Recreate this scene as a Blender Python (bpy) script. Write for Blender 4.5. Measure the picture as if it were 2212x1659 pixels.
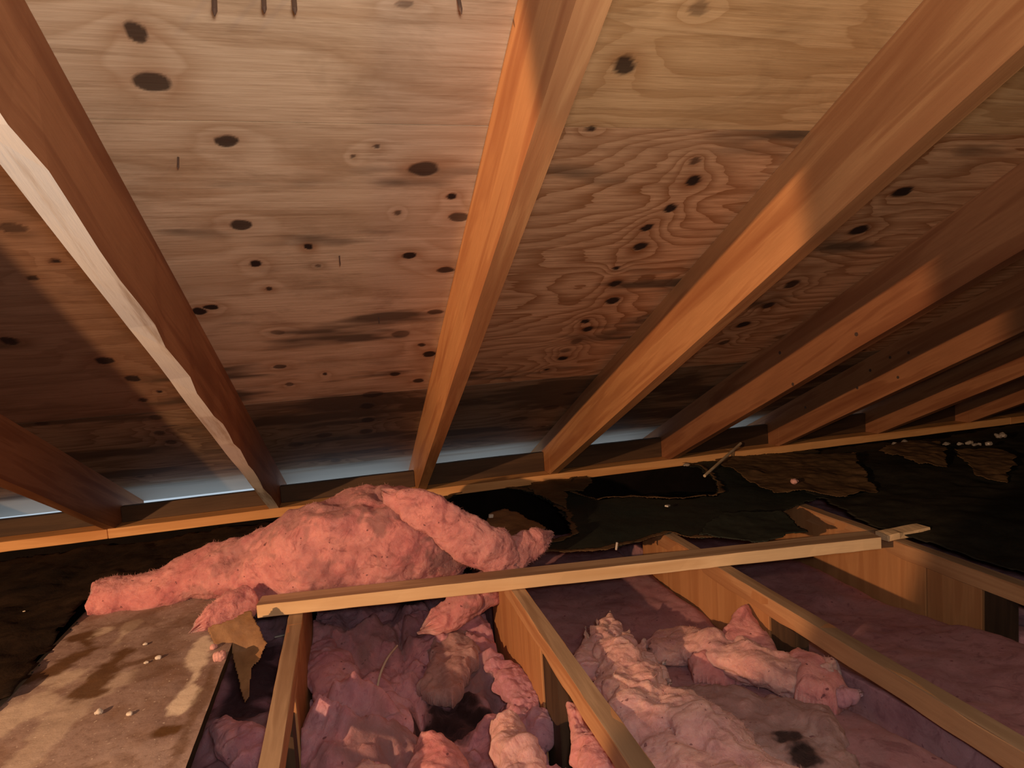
import bpy, math, random
import numpy as np
from mathutils import Vector, Matrix

scene = bpy.context.scene
for o in list(bpy.data.objects):
    bpy.data.objects.remove(o)
col = scene.collection

# ------------------------------------------------------------------ camera
FPX = 1386.4                       # focal length in pixels of a 2212 px wide frame
YAW, PITCH, ROLL = .2501, -.0829, -.0645
def cam_axes():
    cy, sy = math.cos(YAW), math.sin(YAW); cp, sp = math.cos(PITCH), math.sin(PITCH); cr, sr = math.cos(ROLL), math.sin(ROLL)
    F = np.array([sy*cp, cy*cp, sp]); r = np.array([cy, -sy, 0.]); u = np.cross(r, F)
    return cr*r+sr*u, -sr*r+cr*u, F
CR, CU, CF = cam_axes()
cam = bpy.data.cameras.new('camera'); camo = bpy.data.objects.new('camera', cam); col.objects.link(camo)
M = Matrix(((CR[0], CU[0], -CF[0]), (CR[1], CU[1], -CF[1]), (CR[2], CU[2], -CF[2]))).to_4x4()
camo.matrix_world = M
cam.sensor_width = 36; cam.lens = FPX/2212*36; cam.clip_start = .01; cam.clip_end = 60
scene.camera = camo

# ------------------------------------------------------------------ light and exposure
scene.view_settings.view_transform = 'Standard'; scene.view_settings.look = 'None'
scene.view_settings.gamma = 1; scene.view_settings.use_curve_mapping = False
scene.view_settings.exposure = 0.0
w = bpy.data.worlds.new('sky'); scene.world = w; w.use_nodes = True
w.node_tree.nodes['Background'].inputs[0].default_value = (.72, .86, 1.0, 1)
w.node_tree.nodes['Background'].inputs[1].default_value = .62
def lamp(name, loc, power, color, radius):
    l = bpy.data.lights.new(name, 'POINT'); l.energy = power; l.color = color; l.shadow_soft_size = radius
    o = bpy.data.objects.new(name, l); o.location = loc; col.objects.link(o); return o
def spot(name, loc, azimuth, elevation, half, power, color, radius, blend=.08):
    l = bpy.data.lights.new(name, 'SPOT'); l.energy = power; l.color = color; l.shadow_soft_size = radius
    l.spot_size = 2*math.radians(half); l.spot_blend = blend
    o = bpy.data.objects.new(name, l); o.location = loc; col.objects.link(o)
    a, e = math.radians(azimuth), math.radians(elevation)
    d = Vector((math.sin(a)*math.cos(e), math.cos(a)*math.cos(e), math.sin(e))); o.rotation_euler = d.to_track_quat('-Z', 'Y').to_euler(); return o
spot('work_light', (-2.00, -.314, .20), 34.5, -3.4, 30.6, 300, (1, .56, .28), .02)     # orange work light at the left, its beam edge crosses the rafters
lamp('phone_flash', (.03, -.06, .06), 23, (1, .92, .86), .04)         # white light carried beside the camera
lamp('hot_spot_fill', (.04, .20, .20), 2.2, (1, .90, .82), .03)           # added unseen fill above the camera, for the sheathing hot spot
lamp('hand_lantern', (.62, -.12, .30), 7.5, (1, .67, .25), .03)      # warm lantern to the right of the middle rafter

# ------------------------------------------------------------------ measured building
TP, H = .4631, .8121               # roof pitch (tan) and height of the boards above the camera
ANG = math.atan(TP); CA, SA_ = math.cos(ANG), math.sin(ANG)
S, W, X0, D = .6096, .038, -.3561, .175
GJ = -.735                         # top of the joists
PY, PZ = 2.78, -.670               # front edge and top of the wall plate
FLOOR = -1.12
SEAMS = (-.057, 1.038, 2.133, 3.17)
def ray(px, py): return CF+CR*(px-1106)/FPX-CU*(py-829.5)/FPX
def onz(px, py, z): d = ray(px, py); return d*z/d[2]
def ony(px, py, y): d = ray(px, py); return d*y/d[1]
def onx(px, py, x): d = ray(px, py); return d*x/d[0]
def onroof(px, py, q=0): d = ray(px, py); return d*(H-q)/(d[2]+TP*d[1])
def rx(i): return X0+(i-1)*S        # left face of rafter i (1 = the one at the left with the pale underside)

# ------------------------------------------------------------------ noise
def _h(ix, iy, iz, s):
    n = (ix*374761393+iy*668265263+iz*2147483647+s*1274126177) & 0xffffffff
    n = ((n ^ (n >> 13))*1274126177) & 0xffffffff
    n = ((n ^ (n >> 15))*2246822519) & 0xffffffff
    return ((n ^ (n >> 16)) & 0xffff)/32767.5-1
def noise(P, s=0):
    P = np.asarray(P, float); I = np.floor(P).astype(np.int64); F = P-I; f = F*F*F*(F*(F*6-15)+10); r = 0
    for a in (0, 1):
        for b in (0, 1):
            for c in (0, 1):
                wt = (f[..., 0] if a else 1-f[..., 0])*(f[..., 1] if b else 1-f[..., 1])*(f[..., 2] if c else 1-f[..., 2])
                r = r+wt*_h(I[..., 0]+a, I[..., 1]+b, I[..., 2]+c, s)
    return r
def fbm(P, s=0, o=4, lac=2.03, g=.5):
    P = np.asarray(P, float); r = 0; a = 1
    for i in range(o):
        r = r+a*noise(P+i*17.3, s+i); P = P*lac; a *= g
    return r
def xyz(x, y, z=0): return np.stack(np.broadcast_arrays(np.asarray(x, float), np.asarray(y, float), np.asarray(z, float)), -1)

# ------------------------------------------------------------------ object helpers
def link(name, verts, faces, mat, parent=None, loc=None, rot=(0, 0, 0), smooth=False, attrs=None, mats=None, midx=None, base=False):
    V = np.asarray(verts, float)
    if base:                        # origin at the thing's base
        lo, hi = V.min(0), V.max(0); loc = ((lo[0]+hi[0])/2, (lo[1]+hi[1])/2, lo[2]); V = V-np.array(loc)
    me = bpy.data.meshes.new(name); me.from_pydata(V.tolist(), [], [tuple(int(i) for i in f) for f in faces]); me.update()
    for m in (mats or [mat]): me.materials.append(m)
    if midx is not None: me.polygons.foreach_set('material_index', midx)
    if smooth: me.polygons.foreach_set('use_smooth', [True]*len(me.polygons))
    for k, v in (attrs or {}).items():
        a = me.attributes.new(k, 'FLOAT', 'POINT'); a.data.foreach_set('value', np.asarray(v, float).ravel())
    o = bpy.data.objects.new(name, me); col.objects.link(o)
    if loc is not None: o.location = loc
    o.rotation_euler = rot
    if parent is not None:
        o.parent = parent
        if base: o.location = Vector(loc)-parent.location
    return o
def tag(o, label=None, cat=None, group=None, kind=None):
    if label: o['label'] = label
    if cat: o['category'] = cat
    if group: o['group'] = group
    if kind: o['kind'] = kind
    return o
def empty(name, loc):
    o = bpy.data.objects.new(name, None); o.location = loc; o.empty_display_size = .05; col.objects.link(o); return o
def grid_faces(n, m, wrap=False, off=0):
    a = np.arange(n*m).reshape(n, m)+off
    if wrap: a = np.concatenate([a, a[:, :1]], 1)
    return np.stack([a[:-1, :-1], a[1:, :-1], a[1:, 1:], a[:-1, 1:]], -1).reshape(-1, 4)
def box(x0, x1, y0, y1, z0, z1):
    v = [(x, y, z) for x in (x0, x1) for y in (y0, y1) for z in (z0, z1)]
    return v, [(0, 1, 3, 2), (4, 6, 7, 5), (0, 4, 5, 1), (2, 3, 7, 6), (0, 2, 6, 4), (1, 5, 7, 3)]
def bevel(o, w=.002, seg=2):
    b = o.modifiers.new('bevel', 'BEVEL'); b.width = w; b.segments = seg; b.limit_method = 'ANGLE'; return o
def beam(name, mat, p0, p1, width, height, parent=None, n=24, wob=.0012, up=(0, 0, 1), seed=0, base=False):
    """a piece of sawn lumber from p0 to p1 (centre of its underside), slightly warped"""
    p0, p1 = np.array(p0, float), np.array(p1, float); t = (p1-p0); L = np.linalg.norm(t); t /= L
    u = np.array(up, float); s = np.cross(t, u); s /= np.linalg.norm(s); u = np.cross(s, t)
    V = []
    for i in range(n+1):
        c = p0+t*L*i/n
        for (a, b) in ((-1, 0), (1, 0), (1, 1), (-1, 1)):
            j = wob*noise(np.array([i*.6, a*3.1, b*5.7+seed]), seed)
            V.append(c+s*(a*width/2+j)+u*(b*height+j))
    F = []
    for i in range(n):
        for k in range(4):
            F.append((i*4+k, i*4+(k+1) % 4, (i+1)*4+(k+1) % 4, (i+1)*4+k))
    F += [(3, 2, 1, 0), (n*4, n*4+1, n*4+2, n*4+3)]
    R = np.array([t, s, u]).T          # local x runs along the beam
    loc = p0; V = (np.array(V)-loc)@R
    o = link(name, V, F, mat)
    mw = Matrix(R.tolist()).to_4x4(); mw.translation = Vector(loc)
    if parent is not None:
        mw = Matrix.Translation(-parent.location) @ mw; o.parent = parent
    o.matrix_local = mw
    return bevel(o, .0015, 1)

# ------------------------------------------------------------------ materials
class N:
    def __init__(s, name):
        s.m = bpy.data.materials.new(name); s.m.use_nodes = True; s.t = s.m.node_tree; s.t.nodes.clear()
        s.out = s.n('ShaderNodeOutputMaterial'); s.b = s.n('ShaderNodeBsdfPrincipled'); s.l(s.b.outputs[0], s.out.inputs[0])
    def n(s, k, **kw):
        x = s.t.nodes.new(k)
        for a, b in kw.items(): setattr(x, a, b)
        return x
    def l(s, a, b): s.t.links.new(a, b)
    def coord(s, kind='Object', scale=(1, 1, 1), rnd=True):
        tc = s.n('ShaderNodeTexCoord'); mp = s.n('ShaderNodeMapping'); mp.inputs['Scale'].default_value = scale
        s.l(tc.outputs[kind], mp.inputs[0])
        if rnd:
            oi = s.n('ShaderNodeObjectInfo'); mu = s.n('ShaderNodeMath', operation='MULTIPLY'); mu.inputs[1].default_value = 37
            s.l(oi.outputs['Random'], mu.inputs[0]); ad = s.n('ShaderNodeVectorMath', operation='ADD')
            s.l(mp.outputs[0], ad.inputs[0]); s.l(mu.outputs[0], ad.inputs[1]); return ad.outputs[0]
        return mp.outputs[0]
    def noise(s, vec, scale, detail=4, rough=.6, dist=0):
        x = s.n('ShaderNodeTexNoise'); x.inputs['Scale'].default_value = scale; x.inputs['Detail'].default_value = detail
        x.inputs['Roughness'].default_value = rough; x.inputs['Distortion'].default_value = dist; s.l(vec, x.inputs['Vector']); return x.outputs[0]
    def ramp(s, f, *stops):
        r = s.n('ShaderNodeValToRGB'); e = r.color_ramp.elements
        while len(e) < len(stops): e.new(.5)
        for i, (p, c) in enumerate(stops):
            e[i].position = p; e[i].color = (c, c, c, 1) if not isinstance(c, tuple) else (*c, 1)
        s.l(f, r.inputs[0]); return r.outputs[0]
    def mix(s, f, a, b, mode='MIX'):
        x = s.n('ShaderNodeMix', data_type='RGBA', blend_type=mode)
        for v, i in ((f, 0), (a, 6), (b, 7)):
            if isinstance(v, (int, float)): x.inputs[i].default_value = v
            elif isinstance(v, tuple): x.inputs[i].default_value = (*v, 1)
            else: s.l(v, x.inputs[i])
        return x.outputs[2]
    def math(s, op, a, b=0, clamp=False):
        x = s.n('ShaderNodeMath', operation=op, use_clamp=clamp)
        for v, i in ((a, 0), (b, 1)):
            if isinstance(v, (int, float)): x.inputs[i].default_value = v
            else: s.l(v, x.inputs[i])
        return x.outputs[0]
    def attr(s, name): x = s.n('ShaderNodeAttribute', attribute_name=name); return x.outputs['Fac']
    def bump(s, h, strength=.3, dist=.01):
        x = s.n('ShaderNodeBump'); x.inputs['Strength'].default_value = strength; x.inputs['Distance'].default_value = dist
        s.l(h, x.inputs['Height']); s.l(x.outputs[0], s.b.inputs['Normal'])
    def col(s, c, rough=.8, spec=.2):
        if isinstance(c, tuple): s.b.inputs['Base Color'].default_value = (*c, 1)
        else: s.l(c, s.b.inputs['Base Color'])
        s.b.inputs['Roughness'].default_value = rough; s.b.inputs['Specular IOR Level'].default_value = spec
        return s.m

def lumber(name, light, dark, spots=.5, rough=.62, axis=0, spec=.3, chalk=None):
    """sawn softwood, grain along the given local axis"""
    m = N(name); sc = [16, 16, 16]; sc[axis] = 1.1
    v = m.coord('Object', tuple(sc))
    g = m.noise(v, 1.3, 3, .5, .8); fine = m.noise(v, 9, 5, .7)
    sc2 = [5, 5, 5]; sc2[axis] = 1.4; v2 = m.coord('Object', tuple(sc2)); big = m.noise(v2, .9, 2, .5, .3)
    mid = tuple((a+b)/2 for a, b in zip(light, dark))
    c = m.ramp(g, (.30, dark), (.47, mid), (.53, light), (.70, tuple(x*.9 for x in light)))
    c = m.mix(m.ramp(fine, (.35, .0), (.7, .35)), c, dark, 'MIX')
    c = m.mix(m.ramp(big, (.38, .45*spots), (.55, 0.)), c, tuple(x*.45 for x in dark))
    if chalk:
        n2 = m.noise(v, 2.2, 5, .65); c = m.mix(m.ramp(n2, (.36, .15), (.5, .95)), c, chalk)
    m.bump(fine, .15, .004)
    return m.col(c, rough, spec)
RAFTER = lumber('rafter_wood', (.70, .40, .20), (.44, .20, .085))
RAFTER_RED = lumber('reddish_rafter_wood', (.52, .24, .11), (.30, .11, .045))
CHALK = lumber('chalky_weathered_edge', (.62, .50, .38), (.36, .26, .19), chalk=(.80, .76, .70), spots=.2)
PLATE = lumber('plate_wood', (.88, .48, .20), (.66, .31, .11), spots=.3)
JOIST = lumber('joist_wood', (.62, .35, .18), (.40, .18, .08), spots=.5)
JOIST_TOP = lumber('dusty_and_shaded_top', (.52, .36, .23), (.28, .17, .10), spots=.9)  # dust on the joist tops; also colours the strip's shaded top
WEBM = lumber('web_board_wood', (.54, .27, .12), (.42, .19, .08), spots=.2, axis=2)
DARKPOST = lumber('dark_old_wood', (.10, .06, .035), (.045, .028, .018), axis=2)
STRIP = lumber('pale_strip_wood', (.86, .64, .40), (.66, .43, .23), spots=.25)
STICK = lumber('pale_stick_wood', (.75, .60, .42), (.55, .40, .25), spots=.2)
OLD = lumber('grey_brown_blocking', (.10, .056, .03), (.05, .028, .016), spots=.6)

def plywood(name, light, dark, contrast, freq, stainc=(.10, .065, .04), soft=.83, grime=.5):
    m = N(name); v = m.coord('Object', (1, 1, 1), False)
    mp = m.n('ShaderNodeMapping'); mp.inputs['Scale'].default_value = (1.6, 12, 1); m.l(v, mp.inputs[0]); vs = mp.outputs[0]
    mp2 = m.n('ShaderNodeMapping'); mp2.inputs['Scale'].default_value = (7, 150, 1); m.l(v, mp2.inputs[0]); vf = mp2.outputs[0]
    mp3 = m.n('ShaderNodeMapping'); mp3.inputs['Scale'].default_value = (4, 55, 1); m.l(v, mp3.inputs[0]); vf2 = mp3.outputs[0]
    mp4 = m.n('ShaderNodeMapping'); mp4.inputs['Scale'].default_value = (3.2, 7.5, 1); m.l(v, mp4.inputs[0]); vb = mp4.outputs[0]
    wob = m.noise(vs, 1.5, 3, .55)
    fig = m.math('ADD', m.attr('figure'), m.math('MULTIPLY', wob, 1.2*freq))
    fr = m.math('FRACT', fig)
    band = m.ramp(fr, (0, 0.), (.25, .12), (.62, .70), (.80, 1.), (soft, .15), (1., 0.))
    streak = m.noise(vf2, 1, 5, .72); blot = m.noise(vb, 1, 5, .7, .6)
    fine = m.noise(vf, 1, 3, .6)
    big = m.noise(vs, .55, 3, .5)
    c = m.mix(m.math('MULTIPLY', band, contrast), light, dark)
    c = m.mix(m.ramp(fine, (.35, .45*contrast+.12), (.62, 0.)), c, dark)
    c = m.mix(m.ramp(big, (.35, .0), (.7, .42)), c, tuple(a*.74+b*.0 for a, b in zip(light, dark)))
    c = m.mix(m.ramp(streak, (.52, 0.), (.68, .55)), c, tuple(x*.72 for x in dark))
    c = m.mix(m.ramp(streak, (.28, .5), (.44, 0.)), c, tuple(min(.95, x*1.15+.02) for x in light))
    c = m.mix(m.ramp(blot, (.50, 0.), (.70, grime)), c, tuple(x*.55 for x in dark))
    c = m.mix(m.math('MULTIPLY', m.attr('halo'), .8), c, (dark[0]*.8, dark[1]*.62, dark[2]*.5))
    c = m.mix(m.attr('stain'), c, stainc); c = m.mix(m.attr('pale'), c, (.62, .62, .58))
    c = m.mix(m.attr('knot'), c, (.028, .016, .012))
    m.bump(m.math('SUBTRACT', fine, m.math('MULTIPLY', m.attr('knot'), 1.5)), .22, .004)
    return m.col(c, .7, .25)
PLY_PALE = plywood('pale_plywood', (.80, .58, .38), (.46, .26, .13), .60, .8, soft=.94, grime=.45)
PLY_WARM = plywood('warm_plywood', (.78, .49, .25), (.48, .25, .10), .75, 1.0)
PLY_FIG = plywood('figured_plywood', (.84, .50, .28), (.36, .15, .055), 1.0, 1.3, grime=.3)
PLY_RED = plywood('dimmed_reddish_plywood', (.31, .19, .12), (.19, .10, .055), .7, 1.0)  # left bay's dimness put into a darker base colour
PLY_OLD = plywood('mildewed_plywood', (.42, .29, .18), (.18, .10, .05), .9, 1.2)

def wool(name, pink, shade, dusty, dust=.5, bumpd=.02, blackening=(.006, .005, .005)):
    m = N(name); v = m.coord('Object', (1, 1, 1))
    a = m.noise(v, 7, 5, .65, .9); b = m.noise(v, 3.6, 6, .68, .6); f = m.noise(v, 70, 6, .75, .8); f2 = m.noise(v, 15, 6, .68, 1.6); f3 = m.noise(v, 260, 3, .7)
    c = m.mix(m.ramp(a, (.38, 1.), (.60, 0.)), pink, shade)
    c = m.mix(m.ramp(b, (.44, 0.), (.62, dust)), c, dusty)
    c = m.mix(m.ramp(f2, (.34, .75), (.47, 0.)), c, tuple(x*.62 for x in shade))
    c = m.mix(m.ramp(f2, (.56, 0.), (.72, .45)), c, tuple(min(1, x*1.12+.04) for x in pink))
    c = m.mix(m.ramp(f, (.32, .5), (.5, 0.)), c, shade); c = m.mix(m.ramp(f, (.55, 0.), (.72, .3)), c, tuple(min(1, x*1.1+.05) for x in pink))
    sp = m.noise(v, 60, 1, .5); c = m.mix(m.ramp(sp, (.73, 0.), (.76, .8)), c, (.14, .05, .07))
    c = m.mix(m.attr('dirt'), c, (.26, .155, .16)); c = m.mix(m.attr('blackening'), c, blackening)
    h = m.math('ADD', m.math('ADD', m.math('MULTIPLY', f2, 1.0), m.math('MULTIPLY', f, .5)), m.math('MULTIPLY', f3, .16)); m.bump(h, .6, bumpd*.6)
    m.b.inputs['Subsurface Weight'].default_value = .75; m.b.inputs['Subsurface Radius'].default_value = (1, .55, .5); m.b.inputs['Subsurface Scale'].default_value = .022
    m.b.inputs['Sheen Weight'].default_value = .25; m.b.inputs['Sheen Roughness'].default_value = .6
    m.b.inputs['Sheen Tint'].default_value = (*pink, 1)
    return m.col(c, .95, .05)
FIB = N('pink_fibre'); FIB = FIB.col((.66, .34, .32), .9, .1)
WOOL_SALMON = wool('salmon_glass_wool', (.78, .36, .35), (.55, .20, .22), (.58, .32, .33), .5)
WOOL_PEACH = wool('peach_glass_wool', (.82, .48, .43), (.58, .29, .30), (.54, .35, .39), .6)
WOOL_ROSE = wool('rose_glass_wool', (.68, .33, .38), (.45, .19, .25), (.50, .32, .40), .7)
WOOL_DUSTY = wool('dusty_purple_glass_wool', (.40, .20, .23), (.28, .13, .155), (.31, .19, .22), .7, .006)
WOOL_GREY = wool('greyed_glass_wool', (.50, .30, .30), (.36, .20, .20), (.36, .27, .28), .85)

def sheetm(name, a, b, rough=.6, spec=.3, scale=6, bd=.006):
    m = N(name); v = m.coord('Object', (1, 1, 1)); n1 = m.noise(v, scale, 5, .65, .5); n2 = m.noise(v, scale*9, 4, .7)
    c = m.mix(m.ramp(n1, (.35, 0.), (.65, 1.)), a, b); c = m.mix(m.ramp(n2, (.35, .4), (.55, 0.)), c, tuple(x*.6 for x in a))
    m.bump(m.math('ADD', n1, m.math('MULTIPLY', n2, .3)), .5, bd); return m.col(c, rough, spec)
FELT = sheetm('black_felt_paper', (.020, .020, .017), (.040, .036, .026), .75, .12)
FELT_GREEN = sheetm('dark_greenish_felt_paper', (.022, .028, .024), (.032, .036, .028), .6, .2)
FELT_BROWN = sheetm('brown_black_felt', (.034, .020, .012), (.010, .007, .006), .9, .1, 5, .02)
KRAFT = sheetm('kraft_paper', (.32, .17, .075), (.18, .085, .036), .55, .3, 9, .008)
KRAFT_DARK = sheetm('dark_kraft_paper', (.17, .10, .05), (.10, .06, .03), .7, .2, 10, .006)
VOID = sheetm('unlit_void', (.012, .009, .008), (.007, .006, .005), .95, .03)  # near-black colour stands for the unlit depth behind the torn holes
WALLM = sheetm('dark_plywood_wall', (.24, .15, .09), (.16, .10, .06), .9, .1)
PLASTIC = N('clear_plastic_film'); PLASTIC.b.inputs['Transmission Weight'].default_value = .6; PLASTIC = PLASTIC.col((.75, .68, .62), .12, .8)
CHIP = sheetm('pale_chip', (.80, .74, .66), (.62, .54, .46), .8, .1)
NAIL = N('rusty_nail_steel'); NAIL.b.inputs['Metallic'].default_value = .6; NAIL = NAIL.col((.16, .11, .09), .5, .4)
WIRE = sheetm('beige_wire_sheath', (.62, .52, .42), (.50, .40, .32), .5, .3)
PINKBIT = sheetm('pink_crumb', (.80, .45, .42), (.60, .32, .30), .95, .05)

def boardm():
    m = N('stained_fibreboard'); v = m.coord('Object', (1, 1, 1), False)
    n1 = m.noise(v, 2.6, 5, .6, .8); n2 = m.noise(v, 60, 4, .7); n3 = m.noise(v, 9, 4, .6, .5)
    c = m.mix(m.ramp(n1, (.36, 0.), (.62, 1.)), (.28, .19, .165), (.43, .325, .29))
    c = m.mix(m.ramp(n3, (.34, .6), (.5, 0.)), c, (.24, .14, .09)); c = m.mix(m.ramp(n2, (.33, .5), (.48, 0.)), c, (.18, .11, .08))
    sp = m.noise(v, 130, 1, .5); c = m.mix(m.ramp(sp, (.70, 0.), (.74, .6)), c, (.75, .65, .55))
    c = m.mix(m.attr('pale'), c, (.74, .62, .50)); c = m.mix(m.attr('brown'), c, (.13, .065, .028))
    m.bump(n2, .35, .004); return m.col(c, .85, .15)
BOARD = boardm()

# ------------------------------------------------------------------ the room
def struct(name, v, f, mat, label): return tag(link(name, v, f, mat, base=True), label, None, None, 'structure')
struct('floor', *box(-3.6, 6.2, -3.2, 2.80, FLOOR-.015, FLOOR), VOID, 'unlit back of the gypsum ceiling far down between the joists')
struct('wall_front', *box(-3.6, 6.2, 2.80, 2.90, FLOOR, PZ-.04), VOID, 'low unlit wall under the plate at the eave')
struct('wall_back', *box(-3.6, 6.2, -3.3, -3.2, FLOOR-.015, 1.0), WALLM, 'plywood wall behind the viewer')
struct('wall_right', *box(6.2, 6.3, -3.3, 2.9, FLOOR-.015, 1.9), WALLM, 'gable wall at the far right')
struct('wall_left', *box(-3.7, -3.6, -3.3, 2.9, FLOOR-.015, 1.9), WALLM, 'gable wall at the far left')
# far slope of the roof, behind the viewer
yr = -1.6; zr = H-TP*yr
struct('ceiling_back', [(-3.7, yr, zr), (6.3, yr, zr), (6.3, -3.4, zr-1.8*TP*1.4), (-3.7, -3.4, zr-1.8*TP*1.4), (-3.7, yr, zr+.02), (6.3, yr, zr+.02), (6.3, -3.4, zr-1.8*TP*1.4+.02), (-3.7, -3.4, zr-1.8*TP*1.4+.02)],
       [(0, 1, 2, 3), (7, 6, 5, 4), (0, 4, 5, 1), (1, 5, 6, 2), (2, 6, 7, 3), (3, 7, 4, 0)], WALLM, 'back slope of the roof boards')

# ---- roof sheathing: knots measured on the boards (pixel x, y, half width, half height, strength)
KN = [(297,72,27,21,.86),(328,178,36,20,.86),(490,305,25,13,.9),(518,486,24,10,.9),(552,570,13,7,1),(665,533,9,6,1),(883,552,14,7,1),(918,365,31,15,.85),(977,424,11,7,1),
 (990,470,18,9,.8),(962,583,20,6,.9),(430,672,15,8,1),(455,664,14,5,1),(580,624,8,4,.9),(865,722,20,7,.6),(600,718,13,5,.5),(605,792,14,4,.8),(625,830,9,4,.7),(702,808,6,3,.9),(686,574,7,3,.6),
 (910,745,9,4,.9),(928,765,13,6,1),(852,808,12,4,.9),(905,822,11,4,.9),(940,674,17,5,.8),(812,318,9,5,.8),(765,338,5,4,.7),(860,460,6,5,.7),(805,852,22,6,.7),(792,877,14,6,.8),(795,907,13,5,.8),(790,932,12,5,.7),
 (28,493,26,10,.7),(118,564,11,5,1),(72,602,16,5,.9),(20,737,22,8,1),(226,779,22,7,1),(287,818,18,6,1),(345,846,7,3,1),(310,864,10,4,.9),(335,902,14,5,.6),(90,915,17,3,.7),(345,935,12,5,.7),(370,955,12,5,.7),
 (1351,140,23,20,.9),(1275,279,13,6,.9),(1499,347,10,7,.7),(1497,390,16,9,1),(1446,450,15,8,1),(1398,492,12,7,1),(1385,532,13,8,1),(1330,580,7,4,1),(1328,613,12,6,1),(1323,650,14,7,1),
 (1264,694,8,4,1),(1270,711,10,5,1),(1245,738,12,5,.55),(1215,774,10,4,1),(1182,798,6,2,1),(1222,758,10,4,.5),(1950,415,18,8,1),(1857,497,16,8,1),(1711,614,13,7,.9),(1661,660,10,5,.9),
 (1605,701,11,5,1),(1563,740,9,4,.8),(1508,18,19,13,.45),(870,8,22,8,.5),(725,995,10,4,.5),(1190,880,15,4,.6),(1120,905,18,4,.5),(1230,850,12,3,.6),(700,940,16,5,.6),(640,960,16,5,.5)]
KW = []
for (px, py, a, b, s_) in KN:
    c = onroof(px, py); dx = np.linalg.norm(onroof(px+a, py)-onroof(px-a, py))/2; dy = np.linalg.norm(onroof(px, py+b)-onroof(px, py-b))/2
    KW.append((c[0], c[1]/CA, dx, min(dy, dx*1.4), s_))
rng = random.Random(5)

for _ in range(60):                 # more knots where the rafters crowd at the right and towards the eave
    KW.append((rng.uniform(1.5, 5.5), rng.uniform(.9, 3.2), rng.uniform(.006, .02), rng.uniform(.004, .010), rng.uniform(.5, 1)))
for _ in range(26): KW.append((rng.uniform(-1.8, 1.5), rng.uniform(2.45, 3.2), rng.uniform(.012, .035), rng.uniform(.004, .012), rng.uniform(.3, .8)))
ceiling = empty('ceiling', (0, 0, H)); tag(ceiling, 'sloping underside of the plywood roof sheathing above the rafters', None, None, 'structure')
def sheet_panel(x0, x1, ya, yb, mat, seed, freq, amp, stain, lowx=(-1.75, 4.3)):
    res = .0038 if xb-xa < .7 else .0065; s0, s1 = ya/CA+.0012, yb/CA-.0012
    xs = x0+.0012, x1-.0012
    vis = xs[1] > lowx[0] and xs[0] < lowx[1] and yb > .3
    nx = max(2, int((xs[1]-xs[0])/(res if vis else .1))); ns = max(2, int((s1-s0)/(res*.8 if vis else .1)))
    X, Sg = np.meshgrid(np.linspace(*xs, nx), np.linspace(s0, s1, ns), indexing='ij')
    fig = freq*(Sg*6+amp*fbm(xyz(X*.9, Sg*3.2, seed), seed, 3)+amp*.35*fbm(xyz(X*3, Sg*9, seed), seed+9, 2))
    knot = np.zeros_like(X); halo = np.zeros_like(X)
    jx_ = X+.004*fbm(xyz(X*40, Sg*40, 1), 3, 2); js_ = Sg+.002*fbm(xyz(X*40, Sg*40, 7), 4, 2)
    for (kx, ks, a, b, st) in KW:
        if kx < x0-.15 or kx > x1+.15 or ks < s0-.1 or ks > s1+.1: continue
        r = np.sqrt(((jx_-kx)/a)**2+((js_-ks)/b)**2)
        knot = np.maximum(knot, st*np.clip((1.12-r)*5, 0, 1))
        halo = np.maximum(halo, st*np.exp(-(np.sqrt(((jx_-kx)/(a*2.1))**2+((js_-ks)/(b*1.9))**2))**2)*(.55+.6*noise(xyz(X*14, Sg*40, 3), 8)))
        fig += freq*1.3*np.exp(-(((X-kx)/(a*3.2))**2+((Sg-ks)/(b*3.2))**2))
    st_ = np.zeros_like(X)
    if stain:
        n1 = fbm(xyz(X*2.5, Sg*11, 3), 21, 4); st_ = np.clip((n1+stain-.55)*1.6, 0, .9)
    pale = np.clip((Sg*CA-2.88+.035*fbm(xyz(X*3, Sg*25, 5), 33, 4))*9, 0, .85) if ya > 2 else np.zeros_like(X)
    V = np.stack([X, Sg, np.zeros_like(X)], -1).reshape(-1, 3)
    n = len(V); T = V+np.array([0, 0, .0155]); F = grid_faces(nx, ns)[:, ::-1]
    a = np.arange(nx*ns).reshape(nx, ns); rim = np.concatenate([a[:, 0], a[-1, 1:], a[::-1, -1][1:], a[0, ::-1][1:-1]])
    FF = F.tolist()+[(int(p), int(q), int(q)+n, int(p)+n) for p, q in zip(rim, np.roll(rim, -1))]+[tuple(int(i)+n for i in (a[0, 0], a[-1, 0], a[-1, -1], a[0, -1]))]
    z2 = np.zeros(n)
    o = link('plywood_sheet', np.concatenate([V, T]), FF, mat, smooth=False,
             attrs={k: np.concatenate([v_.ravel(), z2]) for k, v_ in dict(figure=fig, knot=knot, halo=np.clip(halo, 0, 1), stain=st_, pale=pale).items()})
    o.parent = ceiling; o.rotation_euler = (-ANG, 0, 0); o.location = (0, 0, 0)
    return o
sx = rx(2)+W/2; sx1 = rx(1)+W/2
yend = SEAMS[3]
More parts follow.
